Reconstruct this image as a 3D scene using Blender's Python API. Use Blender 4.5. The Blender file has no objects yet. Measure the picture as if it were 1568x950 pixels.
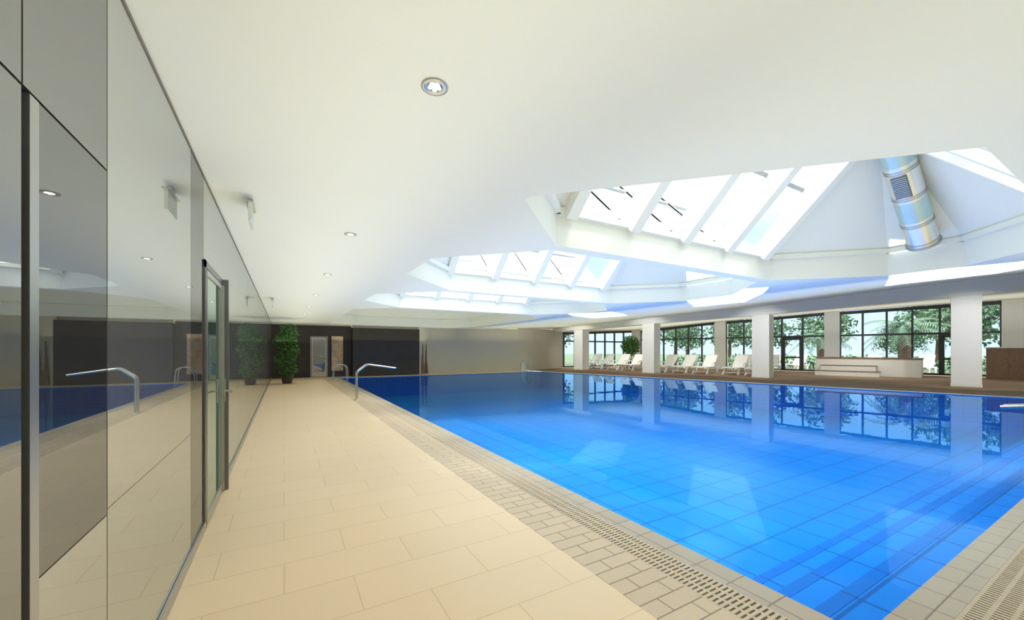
import bpy, math, random
from mathutils import Matrix, Vector
random.seed(7)
scene=bpy.context.scene
try:
    scene.view_settings.view_transform='Standard'
    scene.view_settings.look='None'
    scene.view_settings.exposure=0.1
except Exception as e: print(e)

# ---------------------------------------------------------------- materials
def newmat(name):
    m=bpy.data.materials.new(name); m.use_nodes=True
    nt=m.node_tree; nt.nodes.clear()
    out=nt.nodes.new('ShaderNodeOutputMaterial')
    return m,nt,out
def pbr(name,col,rough=0.5,metal=0.0,noise=0.0,nscale=6.0,spec=0.5,emit=None,es=0,bump=0.0):
    m,nt,out=newmat(name)
    b=nt.nodes.new('ShaderNodeBsdfPrincipled')
    b.inputs['Base Color'].default_value=(*col,1); b.inputs['Roughness'].default_value=rough
    b.inputs['Metallic'].default_value=metal; b.inputs['Specular IOR Level'].default_value=spec
    if emit: 
        b.inputs['Emission Color'].default_value=(*emit,1); b.inputs['Emission Strength'].default_value=es
    if noise>0 or bump>0:
        tc=nt.nodes.new('ShaderNodeTexCoord'); n=nt.nodes.new('ShaderNodeTexNoise')
        n.inputs['Scale'].default_value=nscale; n.inputs['Detail'].default_value=4
        nt.links.new(tc.outputs['Object'],n.inputs['Vector'])
        if noise>0:
            r=nt.nodes.new('ShaderNodeMix'); r.data_type='RGBA'
            r.inputs[6].default_value=(*[max(0,c*(1-noise)) for c in col],1)
            r.inputs[7].default_value=(*[min(1,c*(1+noise)) for c in col],1)
            nt.links.new(n.outputs['Fac'],r.inputs[0]); nt.links.new(r.outputs[2],b.inputs['Base Color'])
        if bump>0:
            bp=nt.nodes.new('ShaderNodeBump'); bp.inputs['Strength'].default_value=bump; bp.inputs['Distance'].default_value=0.02
            nt.links.new(n.outputs['Fac'],bp.inputs['Height']); nt.links.new(bp.outputs[0],b.inputs['Normal'])
    nt.links.new(b.outputs[0],out.inputs[0]); return m
def brick(name,c1,c2,mort,w,h,ms=0.004,rough=0.4,swz='xy',off=0.5,spec=0.4,rot=0.0):
    m,nt,out=newmat(name)
    b=nt.nodes.new('ShaderNodeBsdfPrincipled'); b.inputs['Roughness'].default_value=rough
    b.inputs['Specular IOR Level'].default_value=spec
    tc=nt.nodes.new('ShaderNodeTexCoord'); s=nt.nodes.new('ShaderNodeSeparateXYZ'); c=nt.nodes.new('ShaderNodeCombineXYZ')
    nt.links.new(tc.outputs['Object'],s.inputs[0])
    ax={'x':0,'y':1,'z':2}
    nt.links.new(s.outputs[ax[swz[0]]],c.inputs[0]); nt.links.new(s.outputs[ax[swz[1]]],c.inputs[1])
    mp=nt.nodes.new('ShaderNodeMapping'); mp.inputs['Rotation'].default_value=(0,0,rot)
    nt.links.new(c.outputs[0],mp.inputs[0])
    br=nt.nodes.new('ShaderNodeTexBrick'); br.offset=off
    br.inputs['Scale'].default_value=1; br.inputs['Brick Width'].default_value=w; br.inputs['Row Height'].default_value=h
    br.inputs['Mortar Size'].default_value=ms; br.inputs['Mortar Smooth'].default_value=0.2; br.inputs['Bias'].default_value=0
    br.inputs['Color1'].default_value=(*c1,1); br.inputs['Color2'].default_value=(*c2,1); br.inputs['Mortar'].default_value=(*mort,1)
    nt.links.new(mp.outputs[0],br.inputs['Vector']); nt.links.new(br.outputs['Color'],b.inputs['Base Color'])
    bp=nt.nodes.new('ShaderNodeBump'); bp.inputs['Strength'].default_value=0.3; bp.inputs['Distance'].default_value=0.004; bp.invert=True
    nt.links.new(br.outputs['Fac'],bp.inputs['Height']); nt.links.new(bp.outputs[0],b.inputs['Normal'])
    nt.links.new(b.outputs[0],out.inputs[0]); return m
def mirrorglass(name,dcol,gcol,fac,rough=0.01):
    m,nt,out=newmat(name)
    d=nt.nodes.new('ShaderNodeBsdfDiffuse'); d.inputs[0].default_value=(*dcol,1)
    g=nt.nodes.new('ShaderNodeBsdfGlossy'); g.inputs['Color'].default_value=(*gcol,1); g.inputs['Roughness'].default_value=rough
    mx=nt.nodes.new('ShaderNodeMixShader'); 
    lw=nt.nodes.new('ShaderNodeLayerWeight'); lw.inputs[0].default_value=0.35
    mr=nt.nodes.new('ShaderNodeMapRange'); mr.inputs[3].default_value=fac; mr.inputs[4].default_value=min(1,fac+0.45)
    nt.links.new(lw.outputs['Facing'],mr.inputs[0]); nt.links.new(mr.outputs[0],mx.inputs[0])
    nt.links.new(d.outputs[0],mx.inputs[1]); nt.links.new(g.outputs[0],mx.inputs[2]); nt.links.new(mx.outputs[0],out.inputs[0]); return m
def clearglass(name,tint,ior=1.45,bump=0.0,bscale=1.0):
    m,nt,out=newmat(name)
    t=nt.nodes.new('ShaderNodeBsdfTransparent'); t.inputs[0].default_value=(*tint,1)
    g=nt.nodes.new('ShaderNodeBsdfGlossy'); g.inputs['Roughness'].default_value=0.0; g.inputs['Color'].default_value=(1,1,1,1)
    f=nt.nodes.new('ShaderNodeFresnel'); f.inputs[0].default_value=ior
    mx=nt.nodes.new('ShaderNodeMixShader')
    if bump>0:
        g.inputs['Color'].default_value=(.50,.82,1,1)
        tc=nt.nodes.new('ShaderNodeTexCoord'); n=nt.nodes.new('ShaderNodeTexNoise'); n.inputs['Scale'].default_value=bscale; n.inputs['Detail'].default_value=2
        nt.links.new(tc.outputs['Object'],n.inputs['Vector'])
        bp=nt.nodes.new('ShaderNodeBump'); bp.inputs['Strength'].default_value=bump; bp.inputs['Distance'].default_value=0.01
        nt.links.new(n.outputs['Fac'],bp.inputs['Height'])
        nt.links.new(bp.outputs[0],g.inputs['Normal']); nt.links.new(bp.outputs[0],f.inputs['Normal'])
    nt.links.new(f.outputs[0],mx.inputs[0]); nt.links.new(t.outputs[0],mx.inputs[1]); nt.links.new(g.outputs[0],mx.inputs[2])
    nt.links.new(mx.outputs[0],out.inputs[0]); return m

M_ceil=pbr('ceiling_paint',(0.84,0.865,0.815),0.75,noise=0.01,nscale=1.5,spec=0.2)
M_skyw=pbr('skylight_paint',(0.86,0.865,0.80),0.6,noise=0.01,spec=0.2)
M_deck=brick('deck_tile',(0.79,0.62,0.41),(0.765,0.60,0.395),(0.60,0.46,0.29),0.8,0.4,0.0035,0.38)
M_border=brick('border_tile',(0.56,0.44,0.30),(0.60,0.48,0.33),(0.23,0.165,0.10),0.30,0.125,0.005,0.4)
M_borderx=brick('border_tile_cross',(0.54,0.43,0.305),(0.58,0.47,0.335),(0.23,0.165,0.10),0.25,0.25,0.005,0.4,off=0.0)
M_coping=brick('coping_tile',(0.41,0.345,0.255),(0.45,0.385,0.29),(0.20,0.155,0.11),0.25,0.25,0.005,0.35,off=0.0)
M_copingw=brick('coping_white',(0.85,0.83,0.77),(0.82,0.80,0.75),(0.5,0.48,0.42),0.5,0.25,0.006,0.35,off=0.0)
M_brown=brick('lounge_tile',(0.27,0.18,0.115),(0.30,0.205,0.135),(0.18,0.125,0.085),0.6,0.3,0.006,0.8,spec=.08)
M_grate=pbr('grate_plastic',(0.55,0.46,0.34),0.5,noise=0.05)
M_dark=pbr('gap_black',(0.05,0.043,0.035),0.7,noise=0.1)
M_poolb=brick('pool_tile_bottom',(0.0,0.30,0.88),(0.0,0.287,0.86),(0.0,0.14,0.50),0.6,0.6,0.015,0.5,off=0.0)
M_poold=brick('pool_tile_navy',(0.0,0.21,0.74),(0.0,0.20,0.73),(0.0,0.13,0.5),0.6,0.6,0.013,0.5,off=0.0)
M_poolx=brick('pool_tile_wallx',(0.0,0.26,0.84),(0.0,0.24,0.82),(0.0,0.14,0.5),0.3,0.15,0.008,0.5,'xz',off=0.0)
M_pooly=brick('pool_tile_wally',(0.0,0.26,0.84),(0.0,0.24,0.82),(0.0,0.14,0.5),0.3,0.15,0.008,0.5,'yz',off=0.0)
M_water=clearglass('pool_water_surface',(0.68,0.92,0.99),1.17,0.09,1.8)
M_glass=clearglass('window_glass',(0.93,0.97,0.96),1.35)
M_wallg=mirrorglass('wall_glass_light',(0.38,0.385,0.38),(0.76,0.78,0.76),0.47)
M_walld=mirrorglass('wall_glass_dark',(0.08,0.08,0.08),(0.48,0.49,0.49),0.40)
M_wallm=mirrorglass('wall_glass_mid',(0.13,0.13,0.13),(0.56,0.57,0.56),0.42)
M_doorg=mirrorglass('door_glass_tint',(0.10,0.20,0.17),(0.7,0.8,0.76),0.45)
M_steel=pbr('stainless_steel',(0.58,0.56,0.52),0.25,1.0,noise=0.03)
M_alu=pbr('aluminium_trim',(0.50,0.50,0.48),0.35,1.0,noise=0.03)
M_bar=pbr('glazing_bar',(0.45,0.46,0.46),0.5,noise=0.05)
M_steeld=pbr('dark_steel',(0.22,0.22,0.22),0.35,0.9,noise=0.03)
M_black=pbr('dark_brown_panel',(0.032,0.022,0.017),0.5,noise=0.25,nscale=2)
M_beige=pbr('beige_plaster',(0.62,0.57,0.47),0.7,noise=0.03,nscale=2)
M_white=pbr('white_column_paint',(0.86,0.86,0.84),0.5,noise=0.01)
M_plastic=pbr('white_resin',(0.88,0.88,0.87),0.35,noise=0.01)
M_frame=pbr('charcoal_window_frame',(0.045,0.05,0.055),0.4,0.2,noise=0.1)
M_wood=pbr('walnut_wood',(0.20,0.11,0.06),0.45,noise=0.35,nscale=9)
M_leaf=pbr('leaf_green',(0.05,0.16,0.025),0.45,noise=0.5,nscale=7)
M_leaf2=pbr('tree_foliage',(0.085,0.17,0.085),0.6,noise=0.6,nscale=1.2)
M_leaf3=pbr('palm_foliage',(0.07,0.16,0.09),0.5,noise=0.4,nscale=2)
M_bark=pbr('bark',(0.12,0.08,0.05),0.9,noise=0.4,nscale=12,bump=0.5)
M_pot=pbr('clay_pot',(0.05,0.045,0.04),0.5,noise=0.1)
M_grass=pbr('outdoor_lawn',(0.08,0.13,0.07),0.9,noise=0.5,nscale=2)
M_stone=pbr('outdoor_terrace',(0.34,0.32,0.30),0.8,noise=0.1,nscale=3)
M_lamp=pbr('lamp_led',(1,1,1),0.5,emit=(1,0.96,0.88),es=5)
M_sign=pbr('frosted_sign',(0.75,0.82,0.80),0.25,noise=0.02)
M_signg=pbr('sign_green',(0.45,0.62,0.52),0.4,noise=0.1)
M_duct=pbr('polished_duct',(0.84,0.83,0.80),0.3,1.0,noise=0.04,nscale=3)
M_ductb=pbr('duct_sleeve',(0.50,0.66,0.67),0.3,0.6,noise=0.12,nscale=4)
M_art=pbr('art_print',(0.62,0.40,0.26),0.6,noise=0.7,nscale=5)
M_pale=pbr('pale_panel',(0.62,0.52,0.42),0.4,noise=0.15,nscale=4)
M_tubw=pbr('tub_tile',(0.80,0.79,0.76),0.4,noise=0.03)
M_fac=pbr('facade_render',(0.22,0.205,0.185),0.8,noise=0.08,nscale=.5)
M_facw=pbr('facade_window',(0.06,0.08,0.10),0.3,noise=0.1)
M_roof=pbr('terracotta_roof',(0.22,0.12,0.08),0.8,noise=0.2,nscale=3)

# ---------------------------------------------------------------- mesh builder
class MB:
    def __init__(s): s.v=[];s.f=[];s.mi=[];s.sm=[];s.mats=[];s.M=Matrix.Identity(4)
    def m(s,mat):
        if mat not in s.mats: s.mats.append(mat)
        return s.mats.index(mat)
    def add(s,pts,faces,mat,smooth=False):
        b=len(s.v); s.v+= [tuple(s.M@Vector(p)) for p in pts]
        k=s.m(mat)
        for f in faces: s.f.append(tuple(b+i for i in f)); s.mi.append(k); s.sm.append(smooth)
    def poly(s,pts,mat): s.add(pts,[tuple(range(len(pts)))],mat)
    def box(s,a,b,mat,T=None):
        x0,y0,z0=a;x1,y1,z1=b
        p=[Vector(q) for q in [(x0,y0,z0),(x1,y0,z0),(x1,y1,z0),(x0,y1,z0),(x0,y0,z1),(x1,y0,z1),(x1,y1,z1),(x0,y1,z1)]]
        if T: p=[T@q for q in p]
        s.add(p,[(0,3,2,1),(4,5,6,7),(0,1,5,4),(1,2,6,5),(2,3,7,6),(3,0,4,7)],mat)
    def beam(s,p,q,w,h,mat,up=(0,0,1)):
        p=Vector(p);q=Vector(q);d=(q-p).normalized();u=Vector(up)
        r=d.cross(u).normalized();u=r.cross(d).normalized()
        pts=[]
        for c in (p,q):
            for a,b in ((-1,-1),(1,-1),(1,1),(-1,1)): pts.append(c+r*a*w/2+u*b*h/2)
        s.add(pts,[(0,3,2,1),(4,5,6,7),(0,1,5,4),(1,2,6,5),(2,3,7,6),(3,0,4,7)],mat)
    def tube(s,path,r,mat,n=10,cap=True,closed=False):
        path=[Vector(p) for p in path]
        rs=r if isinstance(r,(list,tuple)) else [r]*len(path)
        pts=[];last=None
        for i,p in enumerate(path):
            if i==0:d=path[1]-p
            elif i==len(path)-1:d=p-path[i-1]
            else:d=(path[i+1]-path[i-1])
            d.normalize()
            if last is None: a=d.orthogonal().normalized()
            else:
                a=last-d*last.dot(d)
                a=a.normalized() if a.length>1e-5 else d.orthogonal().normalized()
            last=a;b=d.cross(a)
            for k in range(n):
                t=2*math.pi*k/n; pts.append(p+(a*math.cos(t)+b*math.sin(t))*rs[i])
        fs=[]
        for i in range(len(path)-1):
            for k in range(n):
                fs.append((i*n+k,i*n+(k+1)%n,(i+1)*n+(k+1)%n,(i+1)*n+k))
        s.add(pts,fs,mat,True)
        if cap:
            s.add(pts[:n],[tuple(range(n))[::-1]],mat); s.add(pts[-n:],[tuple(range(n))],mat)
    def lathe(s,prof,c,mat,n=24):
        pts=[];fs=[]
        for r,z in prof:
            for k in range(n):
                t=2*math.pi*k/n; pts.append((c[0]+r*math.cos(t),c[1]+r*math.sin(t),c[2]+z))
        for i in range(len(prof)-1):
            for k in range(n): fs.append((i*n+k,i*n+(k+1)%n,(i+1)*n+(k+1)%n,(i+1)*n+k))
        s.add(pts,fs,mat,True)
    def obj(s,name,loc=None,rot=0,bevel=0):
        me=bpy.data.meshes.new(name); me.from_pydata(s.v,[],s.f)
        for m in s.mats: me.materials.append(m)
        me.polygons.foreach_set('material_index',s.mi); me.polygons.foreach_set('use_smooth',s.sm); me.update()
        o=bpy.data.objects.new(name,me); scene.collection.objects.link(o)
        if loc: o.location=loc
        o.rotation_euler[2]=rot
        if bevel>0:
            b=o.modifiers.new('bevel','BEVEL'); b.width=bevel; b.segments=2; b.limit_method='ANGLE'
        return o
def link(name,me,loc,rot=0,sc=1):
    o=bpy.data.objects.new(name,me); scene.collection.objects.link(o); o.location=loc; o.rotation_euler[2]=rot; o.scale=(sc,sc,sc); return o
def smooth_path(pts,r=0.12,n=5):
    pts=[Vector(p) for p in pts]; out=[pts[0]]
    for i in range(1,len(pts)-1):
        a=(pts[i-1]-pts[i]); b=(pts[i+1]-pts[i]); k=min(r,a.length*.45,b.length*.45)
        A=pts[i]+a.normalized()*k; B=pts[i]+b.normalized()*k
        for j in range(n+1):
            t=j/n; out.append(A*(1-t)**2+pts[i]*2*t*(1-t)+B*t*t)
    out.append(pts[-1]); return out

# ---------------------------------------------------------------- key dimensions (metres)
XW=-0.58; ZC=2.96; YN=-5.0; YF=25.0
PL=2.65; PN=0.87; PF=23.1
U=Vector((-0.215,0.977,0)).normalized(); N=Vector((0.977,0.215,0)).normalized()
C1=Vector((24.7,4.8,0)); W0=C1+N*9
AU=math.atan2(U.y,U.x)

# ---------------------------------------------------------------- floor
f=MB()
f.poly([(XW-.1,YN,0),(1.8,YN,0),(1.8,YF+.3,0),(XW-.1,YF+.3,0)],M_deck)
f.poly([(1.8,0.0,0),(2.2,0.42,0),(2.2,PF,0),(1.8,PF,0)],M_border)
f.poly([(2.45,0.67,0),(PL,PN,0),(PL,PF,0),(2.45,PF,0)],M_coping)
f.poly([(1.8,YN,0),(24,YN,0),(24,0.0,0),(1.8,0.0,0)],M_borderx)
f.poly([(1.8,0.0,0),(22,0.0,0),(21.5,0.42,0),(2.2,0.42,0)],M_borderx)
f.poly([(2.45,0.67,0),(21,0.67,0),(20.5,PN,0),(PL,PN,0)],M_coping)
f.poly([(1.8,PF,0),(15.6,PF,0),(15.6,29,0),(1.8,29,0)],M_deck)
e=N*0.45
f.poly([(20.5,PN,0),(20.5+e.x,PN-.2,0),(15.6+e.x,PF+.3,0),(15.6,PF,0)],M_copingw)
f.poly([(20.5+e.x,PN-.2,0),(21.3,-.0,0),(24,0,0),(24,YN,0),(37.5,YN,0),(29.8,29.5,0),(15.6,29.5,0),(15.6+e.x,PF+.3,0)],M_brown)
f.poly([(2.2,0.42,-.06),(2.45,0.67,-.06),(2.45,PF,-.06),(2.2,PF,-.06)],M_dark)
f.poly([(2.2,0.42,-.06),(21.5,0.42,-.06),(21.2,0.67,-.06),(2.45,0.67,-.06)],M_dark)
f.obj('floor')

g=MB()
y=0.70
while y<PF:
    g.box((2.205,y,-.03),(2.445,y+.020,.0),M_grate); y+=.034
for x in (2.21,2.285,2.365,2.44): g.box((x-.010,.5,-.032),(x+.010,PF,-.001),M_grate)
x=2.25
while x<21.3:
    g.box((x,.425,-.03),(x+.020,.665,.0),M_grate); x+=.034
for yy in (.43,.505,.585,.66): g.box((2.25,yy-.010,-.032),(21.3,yy+.010,-.001),M_grate)
g.obj('overflow_grate')

# ---------------------------------------------------------------- pool
p=MB(); D=-1.15
p.poly([(PL,PN,D),(20.5,PN,D),(15.6,PF,D),(PL,PF,D)],M_poolb)
p.poly([(PL,PN,D),(PL,PF,D),(PL,PF,0),(PL,PN,0)],M_pooly)
p.poly([(PL,PN,D),(20.5,PN,D),(20.5,PN,0),(PL,PN,0)],M_poolx)
p.poly([(PL,PF,D),(15.6,PF,D),(15.6,PF,0),(PL,PF,0)],M_poolx)
p.poly([(20.5,PN,D),(15.6,PF,D),(15.6,PF,0),(20.5,PN,0)],M_pooly)
for i,(ya,zt) in enumerate([(0.45,-.3),(.9,-.55),(1.35,-.8)]):
    p.box((PL+.01,PN+ya-.45,D),(20.3,PN+ya,zt),M_poolb)
    p.box((PL+.01,PN+ya-.09,zt-.1),(20.3,PN+ya+.004,zt+.004),M_poold)
p.obj('pool_basin')
w=MB(); w.poly([(PL,PN,-.025),(20.5,PN,-.025),(15.6,PF,-.025),(PL,PF,-.025)],M_water); w.obj('pool_water')

# ---------------------------------------------------------------- ceiling with skylight openings
XR=10.2
ops=[
 [(4.35,.75),(2.02,3.15),(2.02,3.25),(3.25,4.42),(8.75,4.42),(XR,3.0),(XR,2.0),(8.95,.75)],
 [(3.36,4.68),(2.02,6.04),(2.02,7.5),(3.5,9.04),(8.75,9.04),(XR,7.6),(XR,6.1),(8.75,4.68)],
 [(3.4,9.3),(2.02,10.6),(2.02,12.1),(3.4,13.45),(8.75,13.45),(XR,12.0),(XR,10.7),(8.75,9.3)],
 [(3.2,13.7),(2.1,14.8),(2.1,22.6),(3.6,24.2),(8.75,24.2),(XR,22.7),(XR,15.1),(8.75,13.7)],
]
cu=bpy.data.curves.new('c','CURVE'); cu.dimensions='2D'; cu.fill_mode='BOTH'
def addpoly(pts):
    s=cu.splines.new('POLY'); s.points.add(len(pts)-1)
    for i,q in enumerate(pts): s.points[i].co=(q[0],q[1],0,1)
    s.use_cyclic_u=True
addpoly([(XW-.1,YN),(10.6,YN),(10.6,YF+.3),(XW-.1,YF+.3)])
for o in ops: addpoly(o)
tmp=bpy.data.objects.new('tmp',cu); scene.collection.objects.link(tmp)
bpy.context.view_layer.update()
me=bpy.data.meshes.new_from_object(tmp.evaluated_get(bpy.context.evaluated_depsgraph_get()))
bpy.data.objects.remove(tmp)
cv=[v.co.copy() for v in me.vertices]; cf=[tuple(q.vertices) for q in me.polygons]
c=MB(); c.add([(v.x,v.y,ZC) for v in cv],cf,M_ceil)
inner=[(10.6,YN,ZC),(10.6,4.8,ZC),(10.6,12.1,ZC),(10.6,18.3,ZC),(10.6,YF+.3,ZC)]
colp=[(26.8,YN,4.02),(24.7,4.8,3.74),(23.2,12.1,3.44),(21.4,18.3,3.26),(20.0,27.2,3.02)]
winp=[(36.2,YN,4.4),(33.5,6.7,4.2),(32.2,12.3,4.12),(30.7,19.2,3.85),(29.4,27.2,3.4)]
fas=[.75,.62,.46,.36,.25]
def sh(L,off,dz): return [(q[0]-N.x*off,q[1]-N.y*off,q[2]+z) for q,z in zip(L,dz)]
edgeb=sh(colp,.55,[0]*5); edget=sh(colp,.75,fas)
def rowmesh(A,B,mat,K=8):
    for i in range(len(A)-1):
        pts=[];
        for j in range(K+1):
            t=j/K
            for (P,Q) in ((A[i],B[i]),(A[i+1],B[i+1])):
                pts.append(tuple(P[k]*(1-t)+Q[k]*t for k in range(3)))
        c.add(pts,[(2*j,2*j+1,2*j+3,2*j+2) for j in range(K)],mat)
rowmesh(inner,edget,M_ceil)
rowmesh(edget,edgeb,M_ceil,1)
rowmesh(edgeb,winp,M_ceil)
c.obj('ceiling')

# ---------------------------------------------------------------- skylights
ZR=3.43
def skylight(o,glazed,xa=3.44,xb=8.36):
    s=MB()
    n=len(o)
    for i in range(n):
        a=o[i];b=o[(i+1)%n]
        s.poly([(*a,ZC-.001),(*b,ZC-.001),(*b,ZR),(*a,ZR)],M_skyw)
        s.beam((a[0],a[1],ZR),(b[0],b[1],ZR),.16,.09,M_skyw)
    y0=min(q[1] for q in o); y1=max(q[1] for q in o); yr=(y0+y1)/2
    rise=min((y1-y0)/2,2.2); zr=ZR+rise
    yra=y1-rise; yrb=y0+rise
    farl,farr,nearl,nearr=o[3],o[4],o[0],o[7]
    RLf=(xa,yra,zr);RRf=(xb,yra,zr);RLn=(xa,yrb,zr);RRn=(xb,yrb,zr)
    same=abs(yra-yrb)<1e-4
    def P(q):return (q[0],q[1],ZR)
    s.poly([P(o[2]),P(farl),RLf],M_skyw)
    s.poly([P(o[1]),P(o[2]),RLf] if same else [P(o[1]),P(o[2]),RLf,RLn],M_skyw)
    s.poly([P(nearl),P(o[1]),RLn],M_skyw)
    s.poly([P(farr),P(o[5]),RRf],M_skyw)
    s.poly([P(o[5]),P(o[6]),RRf] if same else [P(o[5]),P(o[6]),RRn,RRf],M_skyw)
    s.poly([P(o[6]),P(nearr),RRn],M_skyw)
    if not same: s.poly([RLf,RRf,RRn,RLn],M_skyw)
    if not glazed:
        s.poly([P(farl),P(farr),RRf,RLf],M_skyw); s.poly([P(nearl),P(nearr),RRn,RLn],M_skyw)
    else:
        k=4
        for (ye,yt,L,R) in ((y1,yra,farl,farr),(y0,yrb,nearl,nearr)):
            sg=1 if ye>yt else -1
            nn=Vector((0,sg*.707,.707))
            s.beam((xa,yt,zr-.05),(xb,yt,zr-.05),.18,.2,M_skyw)
            for i in range(k+1):
                x=xa+(xb-xa)*i/k
                s.beam((x,ye,ZR),(x,yt,zr),.18,.34,M_skyw,up=nn)
                if i<k:
                    x2=xa+(xb-xa)*(i+1)/k
                    off=nn*.17
                    A=Vector((x,ye,ZR))+off; B=Vector((x2,ye,ZR))+off; Cc=Vector((x2,yt,zr))+off; Dd=Vector((x,yt,zr))+off
                    s.poly([A,B,Cc,Dd],M_glass)
                    for (a,b) in ((A,Dd),(B,Cc)): s.beam(a,b,.09,.06,M_white,up=nn)
                    for t in (.03,.5,.97): s.beam(A.lerp(Dd,t),B.lerp(Cc,t),.07,.06,M_white if t!=.5 else M_bar,up=nn)
            s.poly([(L[0],ye,ZR),(xa,ye,ZR),(xa,yt,zr)],M_skyw)
            s.poly([(xb,ye,ZR),(R[0],ye,ZR),(xb,yt,zr)],M_skyw)
    return s.obj('skylight')
for i,o in enumerate(ops): skylight(o,i<3)

# ventilation duct
d=MB(); a=Vector((9.86,2.42,3.44)); b=Vector((8.47,2.42,4.84)); ax=(b-a).normalized()
d.tube([a,b],.21,M_duct,28)
for t in (.03,.22,.24,.5,.52,.76,.78,.97):
    q=a.lerp(b,t); d.tube([q-ax*.010,q+ax*.010],.218,M_alu,28)
for t0,t1 in ((.27,.47),(.82,.94)):
    d.tube([a.lerp(b,t0),a.lerp(b,t1)],.213,M_ductb,28)
sd=Vector((0,1,0)); dn=ax.cross(sd).normalized()
if dn.z>0: dn=-dn
q0=a.lerp(b,.54); q1=a.lerp(b,.74)
d.beam(q0+dn*.215,q1+dn*.215,.2,.03,M_steeld,up=dn)
for i in range(12):
    q=q0.lerp(q1,(i+.5)/12)+dn*.235; d.beam(q-sd*.09,q+sd*.09,.015,.02,M_alu,up=dn)
d.tube([b,b+ax*.12,b+ax*.2],[.21,.21,.15],M_duct,28)
d.tube([a,a-ax*.03],[.235,.235],M_alu,28)
d.obj('ventilation_duct')

# ---------------------------------------------------------------- walls
wl=MB(); wl.box((XW-.14,YN,0),(XW-.03,YF,ZC+.1),M_steeld)
ys=[YN,-3.2,-1.4,0.0,.9,1.5,2.06,3.61,4.13]
gp=.004
for i in range(len(ys)-1):
    y0,y1=ys[i]+gp,ys[i+1]-gp
    if y1<=2.07:
        wl.box((XW-.03,y0,2.18+gp),(XW,y1,ZC-.01),M_wallm)
        if ys[i]==1.5:
            wl.box((XW-.03,y0+.07,.88),(XW,y1,2.18-gp),M_walld)
            wl.box((XW-.03,y0+.07,.08),(XW,y1,.875),M_wallg)
        else: wl.box((XW-.03,y0,.08),(XW,y1,2.18-gp),M_wallm)
    elif y1<3.7:
        wl.box((XW-.03,y0,.90),(XW,y1,ZC-.01),M_wallg); wl.box((XW-.03,y0,.08),(XW,y1,.897),M_wallg)
    else: wl.box((XW-.03,y0,.08),(XW,y1,ZC-.01),M_wallm)
wl.box((XW-.03,1.53,.08),(XW+.002,1.575,2.175),M_alu)
ys=[5.27,6.98,8.7,10.4,12.2,14.0,15.8,17.6,19.4,21.2,23.0,24.6]
for i in range(len(ys)-1):
    wl.box((XW-.03,ys[i]+gp,.08),(XW,ys[i+1]-gp,ZC-.01),M_wallg)
wl.box((XW-.03,4.13,2.27),(XW,5.27,ZC-.01),M_wallg)
wl.obj('wall_left')
bb=MB(); bb.box((XW+.001,YN,0),(XW+.015,4.13,.075),M_alu); bb.box((XW+.001,5.27,0),(XW+.015,24.5,.075),M_alu); bb.obj('baseboard_left')
tr=MB(); tr.box((XW+.001,YN,ZC-.015),(XW+.006,24.5,ZC-.001),M_steeld); tr.obj('trim_1')
X0=XW+.001
dr=MB()
dr.box((X0,4.13,0),(XW+.012,4.19,2.26),M_steeld); dr.box((X0,5.21,0),(XW+.06,5.27,2.26),M_steeld)
dr.box((X0,4.13,2.2),(XW+.012,5.27,2.26),M_steeld)
dr.box((X0,4.2,.02),(XW+.006,5.2,2.19),M_doorg)
dr.box((X0,4.2,.02),(XW+.014,4.24,2.19),M_alu); dr.box((X0,5.15,.02),(XW+.03,5.2,2.19),M_alu)
dr.box((X0,4.24,.02),(XW+.014,5.14,.1),M_alu); dr.box((X0,4.24,2.14),(XW+.014,5.14,2.19),M_alu)
dr.box((XW+.03,5.14,.95),(XW+.045,5.2,1.2),M_steel)
dr.tube(smooth_path([(XW+.03,5.16,1.07),(XW+.1,5.16,1.07),(XW+.1,5.02,1.07)],.03),.011,M_steel,8)
dr.obj('door_1')

wn=MB(); wn.poly([(XW-.1,YN,0),(36.5,YN,0),(36.5,YN,4.9),(XW-.1,YN,4.9)],M_white); wn.obj('wall_near')
def wallseg(mb,a,b,z0,z1,mat,th=.12):
    a=Vector((a[0],a[1],0));b=Vector((b[0],b[1],0)); dd=(b-a).normalized(); nn=Vector((-dd.y,dd.x,0))*th
    pts=[a,b,b+nn,a+nn]
    mb.add([(q.x,q.y,z) for z in (z0,z1) for q in pts],[(0,3,2,1),(4,5,6,7),(0,1,5,4),(1,2,6,5),(2,3,7,6),(3,0,4,7)],mat)
wf=MB()
wallseg(wf,(XW-.1,24.6),(3.4,24.6),0,2.9,M_black)
wallseg(wf,(XW-.1,24.62),(3.4,24.62),2.9,ZC,M_beige)
for x in (.3,1.2,3.1): wf.box((x-.012,24.585,0),(x+.012,24.6,2.9),M_dark)
wf.obj('wall_far')
wf=MB()
wallseg(wf,(3.4,24.05),(7.3,24.15),0,2.8,M_black)
wallseg(wf,(3.4,24.62),(3.4,24.05),0,2.8,M_black)
wallseg(wf,(3.4,24.35),(7.4,24.35),0,ZC,M_beige)
wf.obj('wall_far_dark')
wf=MB(); wallseg(wf,(7.3,24.15),(8.3,25.0),0,ZC,M_beige); wf.obj('wall_far_return')
wf=MB(); wallseg(wf,(8.3,25.0),(15,25.0),0,ZC+.1,M_beige); wf.obj('wall_far_beige')
wf=MB(); wallseg(wf,(15,25.0),(20.6,27.0),0,3.2,M_beige); wf.obj('wall_far_corner')
nd=MB(); nd.box((1.25,24.54,0),(2.15,24.59,2.3),M_steeld); nd.box((1.33,24.52,.04),(2.07,24.56,2.22),M_pale)
nd.box((1.40,24.50,.3),(2.0,24.53,2.1),M_wallm); nd.tube([(2.0,24.48,.95),(2.0,24.48,1.25)],.015,M_steel,8); nd.obj('door_2')
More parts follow.
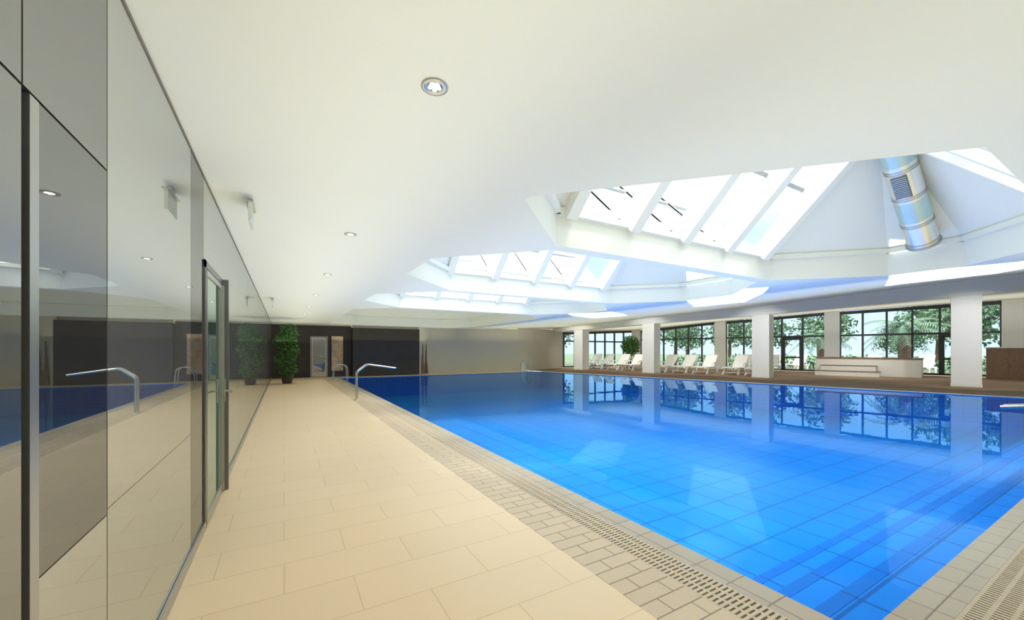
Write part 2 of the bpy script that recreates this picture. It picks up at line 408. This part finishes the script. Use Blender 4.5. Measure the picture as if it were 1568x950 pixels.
ar=MB(); ar.box((2.3,24.55,.3),(2.98,24.59,2.35),M_black); ar.box((2.34,24.53,.34),(2.94,24.56,2.31),M_art)
for i in range(7):
    ar.tube([(2.64,24.52,.5+i*.2),(2.64+(-1)**i*.22,24.52,.75+i*.22)],.012,M_pale,6)
ar.obj('botanical_wall_art')
for i,x in enumerate((7.55,7.85)):
    pd=MB()
    yy=24.27+(x-7.3)*.85
    pd.tube([(x-.05+i*.1,yy-.25,.03),(x,yy-.2,.9),(x+.03,yy-.17,1.9)],[.07,.05,.02],M_wood,10)
    pd.add([(x-.12,yy-.27,.03),(x+.12,yy-.27,.03),(x+.08,yy-.22,.7),(x-.08,yy-.22,.7)],[(0,1,2,3)],M_wood)
    pd.obj('wooden_paddle')

# ---------------------------------------------------------------- columns on lounge side
cols=[(24.75,4.8,3.76),(23.2,12.1,3.46),(21.4,18.3,3.28),(20.4,24.3,3.1),(26.6,-3.2,4.0)]
for i,(x,y,z) in enumerate(cols):
    k=MB(); hw=.42
    k.box((-hw,-hw,0),(hw,hw,z),M_white); k.box((-hw-.015,-hw-.015,0),(hw+.015,hw+.015,.1),M_tubw)
    k.box((-hw-.02,-hw-.02,z-.12),(hw+.02,hw+.02,z-.06),M_white)
    k.obj('column',(x,y,0),AU-math.pi/2)

# ---------------------------------------------------------------- window wall (lounge side)
def frame_window(name,A,B,z0,z1a,z1b,nd,trans=2.35,door=None):
    mb=MB(); A=Vector((A[0],A[1],0));B=Vector((B[0],B[1],0)); dd=(B-A).normalized()
    def Z(t): return z1a*(1-t)+z1b*t
    zz=Vector((0,0,1))
    def P(t,z): return A.lerp(B,t)+zz*z
    for i in range(nd+1):
        t=i/nd; mb.beam(P(t,z0),P(t,Z(t)),.13,.1,M_frame,up=dd)
    mb.beam(P(0,z0+.05),P(1,z0+.05),.1,.12,M_frame); mb.beam(P(0,Z(0)-.1),P(1,Z(1)-.1),.1,.2,M_frame)
    mb.beam(P(0,trans),P(1,trans),.08,.12,M_frame)
    if door is not None:
        t0,t1=(door+.08)/nd,(door+.92)/nd
        mb.beam(P(t0,.1),P(t0,trans),.1,.2,M_frame,up=dd);mb.beam(P(t1,.1),P(t1,trans),.1,.2,M_frame,up=dd)
        mb.beam(P(t0,1.0),P(t1,1.0),.06,.12,M_frame)
        mb.beam(P(t0,trans-.14),P(t1,trans-.14),.1,.2,M_frame)
    mb.poly([P(0,z0),P(1,z0),P(1,Z(1)),P(0,Z(0))],M_glass)
    return mb.obj(name)
def ztop(s):
    pts=[(-12,4.42),(0,4.2),(5.7,4.12),(12.8,3.85),(20.3,3.4)]
    for (a,za),(b,zb) in zip(pts,pts[1:]):
        if s<=b: return za+(zb-za)*(s-a)/(b-a)
    return 3.4
pil=[-11.6,-6.5,-1.9,5.7,12.8,20.3]
wi=1
for a,b in zip(pil,pil[1:]):
    A=W0+U*(a+.4);B=W0+U*(b-.4)
    frame_window('window_%d'%wi,A,B,.05,ztop(a)-.02,ztop(b)-.02,max(3,int((b-a)/1.25)),trans=2.5,door=1 if wi in(3,4) else None); wi+=1
for i,s_ in enumerate(pil):
    q=W0+U*s_; wr=MB(); wr.box((-.35,-.4,0),(.3,.4,ztop(s_)),M_white); wr.box((-.37,-.42,0),(.32,.42,.1),M_tubw)
    wr.obj('wall_right_%s'%('abcdef'[i]),(q.x,q.y,0),AU-math.pi/2)
E0=W0+U*20.65
frame_window('window_%d'%wi,(20.7,27.0),(E0.x-.1,27.0),.05,3.05,3.4,7,trans=2.3)

q=W0+U*(-2.6)-N*1.6
cw=MB(); cw.box((-.12,-2.6,0),(.12,1.7,1.62),M_wood); cw.box((-.18,-2.65,1.62),(.2,1.75,1.68),M_tubw)
for i in range(6): cw.box((-.135,-2.5+i*.7,.08),(-.12,-1.85+i*.7,1.55),M_wood)
cw.obj('bar_counter',(q.x,q.y,0),AU-math.pi/2)

# ---------------------------------------------------------------- hot tub
ht=MB(); L=4.6; Dp=2.8; H=1.0
ht.box((0,-L/2,0),(.35,L/2,H),M_tubw); ht.box((Dp-.35,-L/2,0),(Dp,L/2,H),M_tubw)
ht.box((.35,-L/2,0),(Dp-.35,-L/2+.35,H),M_tubw); ht.box((.35,L/2-.35,0),(Dp-.35,L/2,H),M_tubw)
ht.box((-.04,-L/2-.04,H),(.4,L/2+.04,H+.06),M_wood); ht.box((Dp-.4,-L/2-.04,H),(Dp+.04,L/2+.04,H+.06),M_wood)
ht.box((.4,-L/2-.04,H),(Dp-.4,-L/2+.4,H+.06),M_wood); ht.box((.4,L/2-.4,H),(Dp-.4,L/2+.04,H+.06),M_wood)
ht.box((.35,-L/2+.35,.2),(Dp-.35,L/2-.35,H-.25),M_poolb)
ht.poly([(.35,-L/2+.35,H-.02),(Dp-.35,-L/2+.35,H-.02),(Dp-.35,L/2-.35,H-.02),(.35,L/2-.35,H-.02)],M_water)
for i,zz in enumerate((.62,.3)):
    ht.box((-.5*(i+1),-.5-.2*i,0),(-.5*i-.001,L/2-.3+.2*i,zz-.03),M_tubw)
    ht.box((-.5*(i+1)-.03,-.53-.2*i,zz-.03),(-.5*i-.001,L/2-.27+.2*i,zz),M_wood)
ht.obj('hot_tub',(29.6,9.7,0),AU-math.pi/2)

# ---------------------------------------------------------------- sun loungers
lg=MB()
W=.34
for sy in (-1,1):
    lg.tube(smooth_path([(-1.0,sy*W,.30),(-.95,sy*W,.36),(-.5,sy*W,.38),(0,sy*W,.36),(.95,sy*W,.34)],.1),.035,M_plastic,8)
    lg.tube(smooth_path([(.22,sy*(W-.04),.36),(.55,sy*(W-.04),.68),(.86,sy*(W-.04),1.03)],.1),.034,M_plastic,8)
    for x0,sg in ((-.75,-1),(.65,1)):
        lg.tube(smooth_path([(x0-.22,sy*W,.36),(x0-.1*sg-.05,sy*(W+.02),.18),(x0+sg*.14,sy*(W+.03),.0)],.12),.034,M_plastic,8)
        lg.tube(smooth_path([(x0+.25,sy*W,.36),(x0+.05,sy*(W+.02),.2),(x0-sg*.12,sy*(W+.03),.0)],.12),.034,M_plastic,8)
    lg.tube(smooth_path([(-.15,sy*(W+.03),.36),(-.1,sy*(W+.05),.6),(.35,sy*(W+.05),.62),(.45,sy*(W+.02),.5)],.08),.03,M_plastic,8)
    lg.tube([(.86,sy*(W-.04),1.03),(.72,sy*(W-.06),.36)],.018,M_plastic,6)
for x0 in (-.85,.75): lg.tube([(x0,-W,.12),(x0,W,.12)],.018,M_plastic,6)
def slat(x,z,ang):
    T=Matrix.Translation((x,0,z))@Matrix.Rotation(-ang,4,'Y'); lg.box((-.038,-W+.02,-.012),(.038,W-.02,.012),M_plastic,T)
for i in range(14): slat(-.98+i*.088,.375-.02*(i/14),0)
for i in range(12):
    t=i/11; slat(.27+t*.58,.40+t*.61,math.atan2(.61,.58))
lo=lg.obj('sun_lounger')
lme=lo.data
lpos=[(22.6,25.6),(22.75,24.3),(22.9,22.7),(22.95,21.3),(23.3,18.6),(23.6,17.3),(23.9,16.0)]
lo.location=(lpos[0][0],lpos[0][1],0); fr=AU-math.pi/2
lo.rotation_euler[2]=fr; lo.scale=(1.15,)*3
for x,y in lpos[1:]+[(24.6,14.4),(24.85,13.2)]: link('sun_lounger',lme,(x,y,0),fr+random.uniform(-.05,.05),1.15)
for s_,of in ((8.2,2.2),(9.8,2.0),(4.0,2.2),(1.5,2.6)):
    q=W0+U*s_+N*of; link('sun_lounger',lme,(q.x,q.y,0),fr+random.uniform(-.2,.2),1.15)
q=W0+U*10.6-N*1.9; link('sun_lounger',lme,(q.x,q.y,0),fr,1.15)
q=W0+U*8.9-N*1.9; link('sun_lounger',lme,(q.x,q.y,0),fr,1.15)

# ---------------------------------------------------------------- ceiling fixtures
def spot(name,loc,energy,target=None,size=120,col=(1,.88,.68),blend=.9):
    l=bpy.data.lights.new(name,'SPOT'); l.energy=energy; l.spot_size=math.radians(size); l.spot_blend=blend; l.color=col; l.shadow_soft_size=.05
    o=bpy.data.objects.new(name,l); scene.collection.objects.link(o); o.location=loc
    if target is not None: o.rotation_euler=(Vector(target)-Vector(loc)).to_track_quat('-Z','Y').to_euler()
def downlight(x,y,z=ZC,energy=60):
    k=MB(); k.lathe([(.060,.0),(.072,-.003),(.072,-.008),(.058,-.010),(.047,-.003),(.044,.0),(.044,-.001),(.001,-.001)],(0,0,0),M_alu,28)
    for a in range(5):
        t=a*2*math.pi/5; k.lathe([(.012,-.003),(.012,-.007),(.001,-.008)],(.025*math.cos(t),.025*math.sin(t),0),M_lamp,12)
    k.lathe([(.010,-.007),(.001,-.008)],(0,0,0),M_lamp,10)
    k.obj('downlight',(x,y,z))
    spot('downlight_lamp',(x,y,z-.03),energy,size=105)
for y in (-1.1,2.1,5.3,8.3,11.5,14.7,17.9,21.1): downlight(.72,y)
for (x,y,z) in cols[:4]:
    spot('column_fill_spot',(x-4.2,y-1.6,3.1),380,(x,y,1.4),70,(1,.96,.88),.6)  # added spot without a fixture, brightens the pool side of each column
for (x,y) in ((21.5,21.3),(22.5,15.2),(27.2,9.0)):
    spot('lounge_fill_spot',(x,y,3.1),180,(x+1.5,y+.6,0),120,(1,.95,.86))  # extra fill spot with no fixture, lifts the loungers and lounge floor
def exitsign(x,y):
    k=MB(); k.box((-.02,-.06,-.03),(.02,.06,0),M_alu); k.tube([(0,-.04,-.03),(0,-.04,-.06)],.005,M_steel,6); k.tube([(0,.04,-.03),(0,.04,-.06)],.005,M_steel,6)
    k.box((-.012,-.17,-.24),(.012,.17,-.055),M_sign); k.box((.012,-.12,-.2),(.0135,.1,-.1),M_signg); k.box((-.03,-.18,-.065),(.03,.18,-.05),M_alu)
    k.obj('exit_sign',(x,y,ZC))
exitsign(-.28,4.6); exitsign(-.28,12.9)

# ---------------------------------------------------------------- rails
def rail(name,loc,rot,h=1.0):
    k=MB()
    for yy in (-.09,.09):
        k.tube(smooth_path([(0,yy,0),(0,yy,h-.24),(.3,yy,h),(1.15,yy,h-.14)],.08),.028,M_steel,10)
        k.lathe([(.055,0),(.055,.012),(.027,.02)],(0,yy,0),M_steel,16)
    k.tube([(.03,-.09,h-.2),(.03,.09,h-.2)],.014,M_steel,8)
    k.tube([(0,-.09,.1),(0,.09,.1)],.014,M_steel,8)
    k.tube([(1.13,-.09,h-.138),(1.13,.09,h-.138)],.02,M_steel,8)
    return k.obj(name,loc,rot)
rail('pool_handrail',(1.9,12.7,0),0.0,1.08)
rail('pool_handrail',(8.4,.15,0),math.pi/2,.88)
def ladder(loc,rot):
    k=MB()
    for yy in (-.27,.27):
        k.tube(smooth_path([(-.5,yy,0),(-.5,yy,.55),(-.25,yy,.82),(.1,yy,.75),(.14,yy,.3),(.14,yy,-.85)],.2),.022,M_steel,10)
        k.lathe([(.05,0),(.05,.012),(.023,.02)],(-.5,yy,0),M_steel,16)
    for z in (-.2,-.45,-.7): k.box((.08,-.27,z-.015),(.2,.27,z+.015),M_steel)
    k.obj('pool_ladder',loc,rot)
ladder((2.62,21.4,0),0); ladder((14.6,23.12,0),-math.pi/2)

# ---------------------------------------------------------------- plants
def leafcloud(k,center,rad,n,size,mat,shell=.5):
    for _ in range(n):
        while True:
            v=Vector((random.uniform(-1,1),random.uniform(-1,1),random.uniform(-1,1)))
            if shell<v.length<1: break
        p0=Vector(center)+Vector((v.x*rad[0],v.y*rad[1],v.z*rad[2]))
        d=Vector((random.uniform(-1,1),random.uniform(-1,1),random.uniform(-1.2,.5))).normalized()
        r=d.orthogonal().normalized(); r.rotate(Matrix.Rotation(random.uniform(0,6.28),3,d))
        s=size*random.uniform(.7,1.3); nn=d.cross(r)*s*.12
        k.add([p0,p0+d*s*.5+r*s*.28+nn,p0+d*s,p0+d*s*.5-r*s*.28+nn],[(0,1,2,3)],mat)
def ficus(loc,h=2.5,name='potted_fig_tree',rx=.36):
    k=MB(); k.lathe([(.02,0),(.19,0),(.24,.3),(.26,.32),(.22,.32),(.2,.28),(.01,.28)],(0,0,0),M_pot)
    for i in range(3):
        t=i*2.1; k.tube([(.04*math.cos(t),.04*math.sin(t),.25),(.08*math.cos(t),.06*math.sin(t+1),h*.5),(.16*math.cos(t+.6),.14*math.sin(t),h*.92)],[.025,.02,.008],M_bark,8)
        for j in range(8):
            z=h*(.25+.08*j); a=random.uniform(0,6.28); k.tube([(.06*math.cos(t),.06*math.sin(t),z),(rx*.8*math.cos(a),rx*.8*math.sin(a),z+.2)],.008,M_bark,5)
    for cx,cy,cz,r,n in ((.05,0,.82,.34,420),(-.06,.05,.68,.4,520),(.08,-.05,.52,.36,360),(-.05,0,.36,.38,320),(.05,.03,.22,.28,180)):
        leafcloud(k,(cx,cy,h*cz),(rx*r/.36,rx*r/.36,h*.13),n,.12,M_leaf,.1)
    k.obj(name,loc)
ficus((.12,20.6,0),2.85,rx=.44)
k=MB(); k.lathe([(.02,0),(.3,0),(.38,.5),(.4,.54),(.34,.54),(.3,.46),(.01,.46)],(0,0,0),M_pot)
for t in range(4): k.tube([(0,0,.4),(.25*math.cos(t*1.6),.25*math.sin(t*1.6),1.9)],[.04,.015],M_bark,7)
leafcloud(k,(0,0,1.95),(.75,.75,.85),1800,.16,M_leaf,.2); k.obj('potted_laurel_bush',(25.4,23.9,0))

# ---------------------------------------------------------------- outdoors
o=MB(); o.poly([(36.5,-40,-.06),(140,-40,-.06),(140,140,-.06),(-40,140,-.06),(-40,27.3,-.06),(29.0,27.3,-.06)],M_grass)
q0=W0-U*14+N*.2; q1=W0+U*21+N*.2; q2=W0+U*21+N*5; q3=W0-U*14+N*5
o.poly([(q.x,q.y,-.03) for q in (q0,q3,q2,q1)],M_stone); o.obj('outdoor_ground')
def tree(h=6,rad=2.2,n=1300):
    k=MB(); k.tube([(0,0,-.1),(.1,.05,h*.3),(-.05,.1,h*.65)],[.2,.15,.07],M_bark,9)
    for i in range(6):
        a=i*1.05; k.tube([(0,.05,h*.35),(rad*.55*math.cos(a),rad*.55*math.sin(a),h*.6)],[.08,.03],M_bark,6)
    for i in range(6):
        a=i*1.05; c0=(rad*.5*math.cos(a),rad*.5*math.sin(a),h*(.5+.07*(i%3))); leafcloud(k,c0,(rad*.6,rad*.6,h*.22),n//7,.36,M_leaf2,.3)
    leafcloud(k,(0,0,h*.75),(rad*.7,rad*.7,h*.25),n//6,.36,M_leaf2,.3)
    return k
t0=tree().obj('garden_tree',(*(W0+U*8+N*11).xy,-.03)); tme=t0.data
for s_,of,sc in ((-5,11,1.0),(-1,15,1.2),(3,11,.7),(12.5,11,1.0),(17,14,1.1),(20,10,.9),(1,21,1.3),(26,20,1.4)):
    q=W0+U*s_+N*of; link('garden_tree',tme,(q.x,q.y,-.03),random.uniform(0,6),sc)
for x,y,sc in ((20,34,1),(26,36,1.1),(16,38,1.2)): link('garden_tree',tme,(x,y,-.03),random.uniform(0,6),sc)
k=MB(); 
for i in range(16):
    leafcloud(k,(0,-15+i*2,.55),(.7,1.2,.65),150,.3,M_leaf2,.2)
for i in range(16): k.tube([(0,-15+i*2,-.1),(0,-15+i*2,.5)],.06,M_bark,5)
q=W0+U*5+N*7; k.obj('garden_hedge',(q.x,q.y,0),AU-math.pi/2)
def palm():
    k=MB(); k.tube([(0,0,-.1),(.08,0,1),(.05,.05,2.2)],[.28,.22,.24],M_bark,10)
    for i in range(26):
        a=i*2.4; el=random.uniform(.1,1.2); L=random.uniform(1.5,2.0)
        pts=[]
        for j in range(7):
            t=j/6; r=L*t*math.cos(el*(1-t*.6)); z=2.25+L*t*math.sin(el)-1.3*t*t
            pts.append(Vector((r*math.cos(a),r*math.sin(a),z)))
        k.tube(pts,[.025-.003*j for j in range(7)],M_leaf3,5)
        side=Vector((-math.sin(a),math.cos(a),0))
        for j in range(1,7):
            for u in (0,.33,.66):
                p0=pts[j-1].lerp(pts[j],u); dd=(pts[j]-pts[j-1]).normalized()
                for sg in (-1,1):
                    e1=p0+side*sg*.5*(1-.08*j)+dd*.25-Vector((0,0,.15)); k.add([p0-dd*.03,p0+dd*.04,e1],[(0,1,2)],M_leaf3)
    return k
q=W0+U*2.4+N*3.8; po=palm().obj('palm_tree',(q.x,q.y,-.03)); po.scale=(1.3,1.3,1.3)
q=W0+U*7+N*4.2; link('palm_tree',po.data,(q.x,q.y,-.03),1,1.1)
q=W0-U*3.5+N*4.2; link('palm_tree',po.data,(q.x,q.y,-.03),2,1.1)
# hotel block rising behind the pool hall, seen through the roof glazing
hb=MB()
hb.box((-20,50,0),(22,62,19),M_fac)
for fl in range(6):
    z=1.0+fl*3.0
    hb.box((-20,48.4,z+2.6),(22,50,z+2.8),M_fac)
    hb.box((-20,48.4,z+2.8),(22,48.5,z+3.6),M_fac)
    x=-19.0
    while x<20.5:
        hb.box((x,49.9,z+.3),(x+2.2,49.98,z+2.4),M_facw); hb.box((x+3.0,48.4,z),(x+3.2,50,z+2.6),M_fac); x+=4.0
hb.add([(-21,47.8,19),(23,47.8,19),(23,63,19),(-21,63,19),(-18,55,22.5),(20,55,22.5)],[(0,1,5,4),(1,2,5),(2,3,4,5),(3,0,4)],M_roof)
hb.obj('hotel_building')

# ---------------------------------------------------------------- light
wd=bpy.data.worlds.new('world'); scene.world=wd; wd.use_nodes=True; nt=wd.node_tree; nt.nodes.clear()
out=nt.nodes.new('ShaderNodeOutputWorld'); bg=nt.nodes.new('ShaderNodeBackground')
tc=nt.nodes.new('ShaderNodeTexCoord'); sp=nt.nodes.new('ShaderNodeSeparateXYZ'); cr=nt.nodes.new('ShaderNodeValToRGB')
nt.links.new(tc.outputs['Generated'],sp.inputs[0]); nt.links.new(sp.outputs[2],cr.inputs[0]); nt.links.new(cr.outputs[0],bg.inputs[0])
el=cr.color_ramp.elements; el[0].position=0.0; el[0].color=(.14,.18,.21,1); el[1].position=.75; el[1].color=(1,.98,.93,1)
e2=el.new(.25); e2.color=(.12,.18,.25,1); e3=el.new(.5); e3.color=(.43,.47,.50,1)
bg.inputs[1].default_value=6.0
nt.links.new(bg.outputs[0],out.inputs[0])
sl=bpy.data.lights.new('sun','SUN'); sl.energy=1.3; sl.angle=math.radians(6); sl.color=(1,.96,.88)
so=bpy.data.objects.new('sun',sl); scene.collection.objects.link(so)
so.rotation_euler=Vector((-.30,.42,-.85)).to_track_quat('-Z','Y').to_euler()
# added narrow area lights imitating sun patches reflected off the water onto the ceiling
for x,y,z,a,sx,sy,en in ((12.3,7.7,-.2,33,7.4,1.8,330),(12.6,13.6,-.2,38,5.8,1.7,240),(14.1,2.9,-.2,17,7.8,2.4,330)):
    l=bpy.data.lights.new('sun_patch_light','AREA'); l.shape='RECTANGLE'; l.size=sx; l.size_y=sy; l.spread=math.radians(1); l.energy=en; l.color=(1,.93,.85)
    ob=bpy.data.objects.new('sun_patch_light',l); scene.collection.objects.link(ob); ob.location=(x,y,z); ob.rotation_euler=(math.pi,0,math.radians(a))
# unseen area lights added under the ceiling to brighten it, no fixtures
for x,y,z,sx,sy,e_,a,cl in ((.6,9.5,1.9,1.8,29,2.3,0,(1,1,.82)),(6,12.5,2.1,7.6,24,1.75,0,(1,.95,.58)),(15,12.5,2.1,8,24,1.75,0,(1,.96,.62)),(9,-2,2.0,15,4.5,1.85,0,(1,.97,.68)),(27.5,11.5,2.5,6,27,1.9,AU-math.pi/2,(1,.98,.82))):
    l=bpy.data.lights.new('ceiling_fill_light','AREA'); l.shape='RECTANGLE'; l.size=sx; l.size_y=sy; l.energy=e_*sx*sy; l.color=cl
    ob=bpy.data.objects.new('ceiling_fill_light',l); scene.collection.objects.link(ob); ob.location=(x,y,z); ob.rotation_euler=(math.pi,0,a)

# ---------------------------------------------------------------- camera
cam=bpy.data.cameras.new('camera'); co=bpy.data.objects.new('camera',cam); scene.collection.objects.link(co)
co.location=(0,0,1.5); co.rotation_euler=(math.pi/2,0,math.radians(-30.02))
cam.sensor_width=36; cam.sensor_fit='HORIZONTAL'; cam.lens=36*604/1568; cam.shift_y=62/1568; cam.clip_start=.05; cam.clip_end=500
scene.camera=co
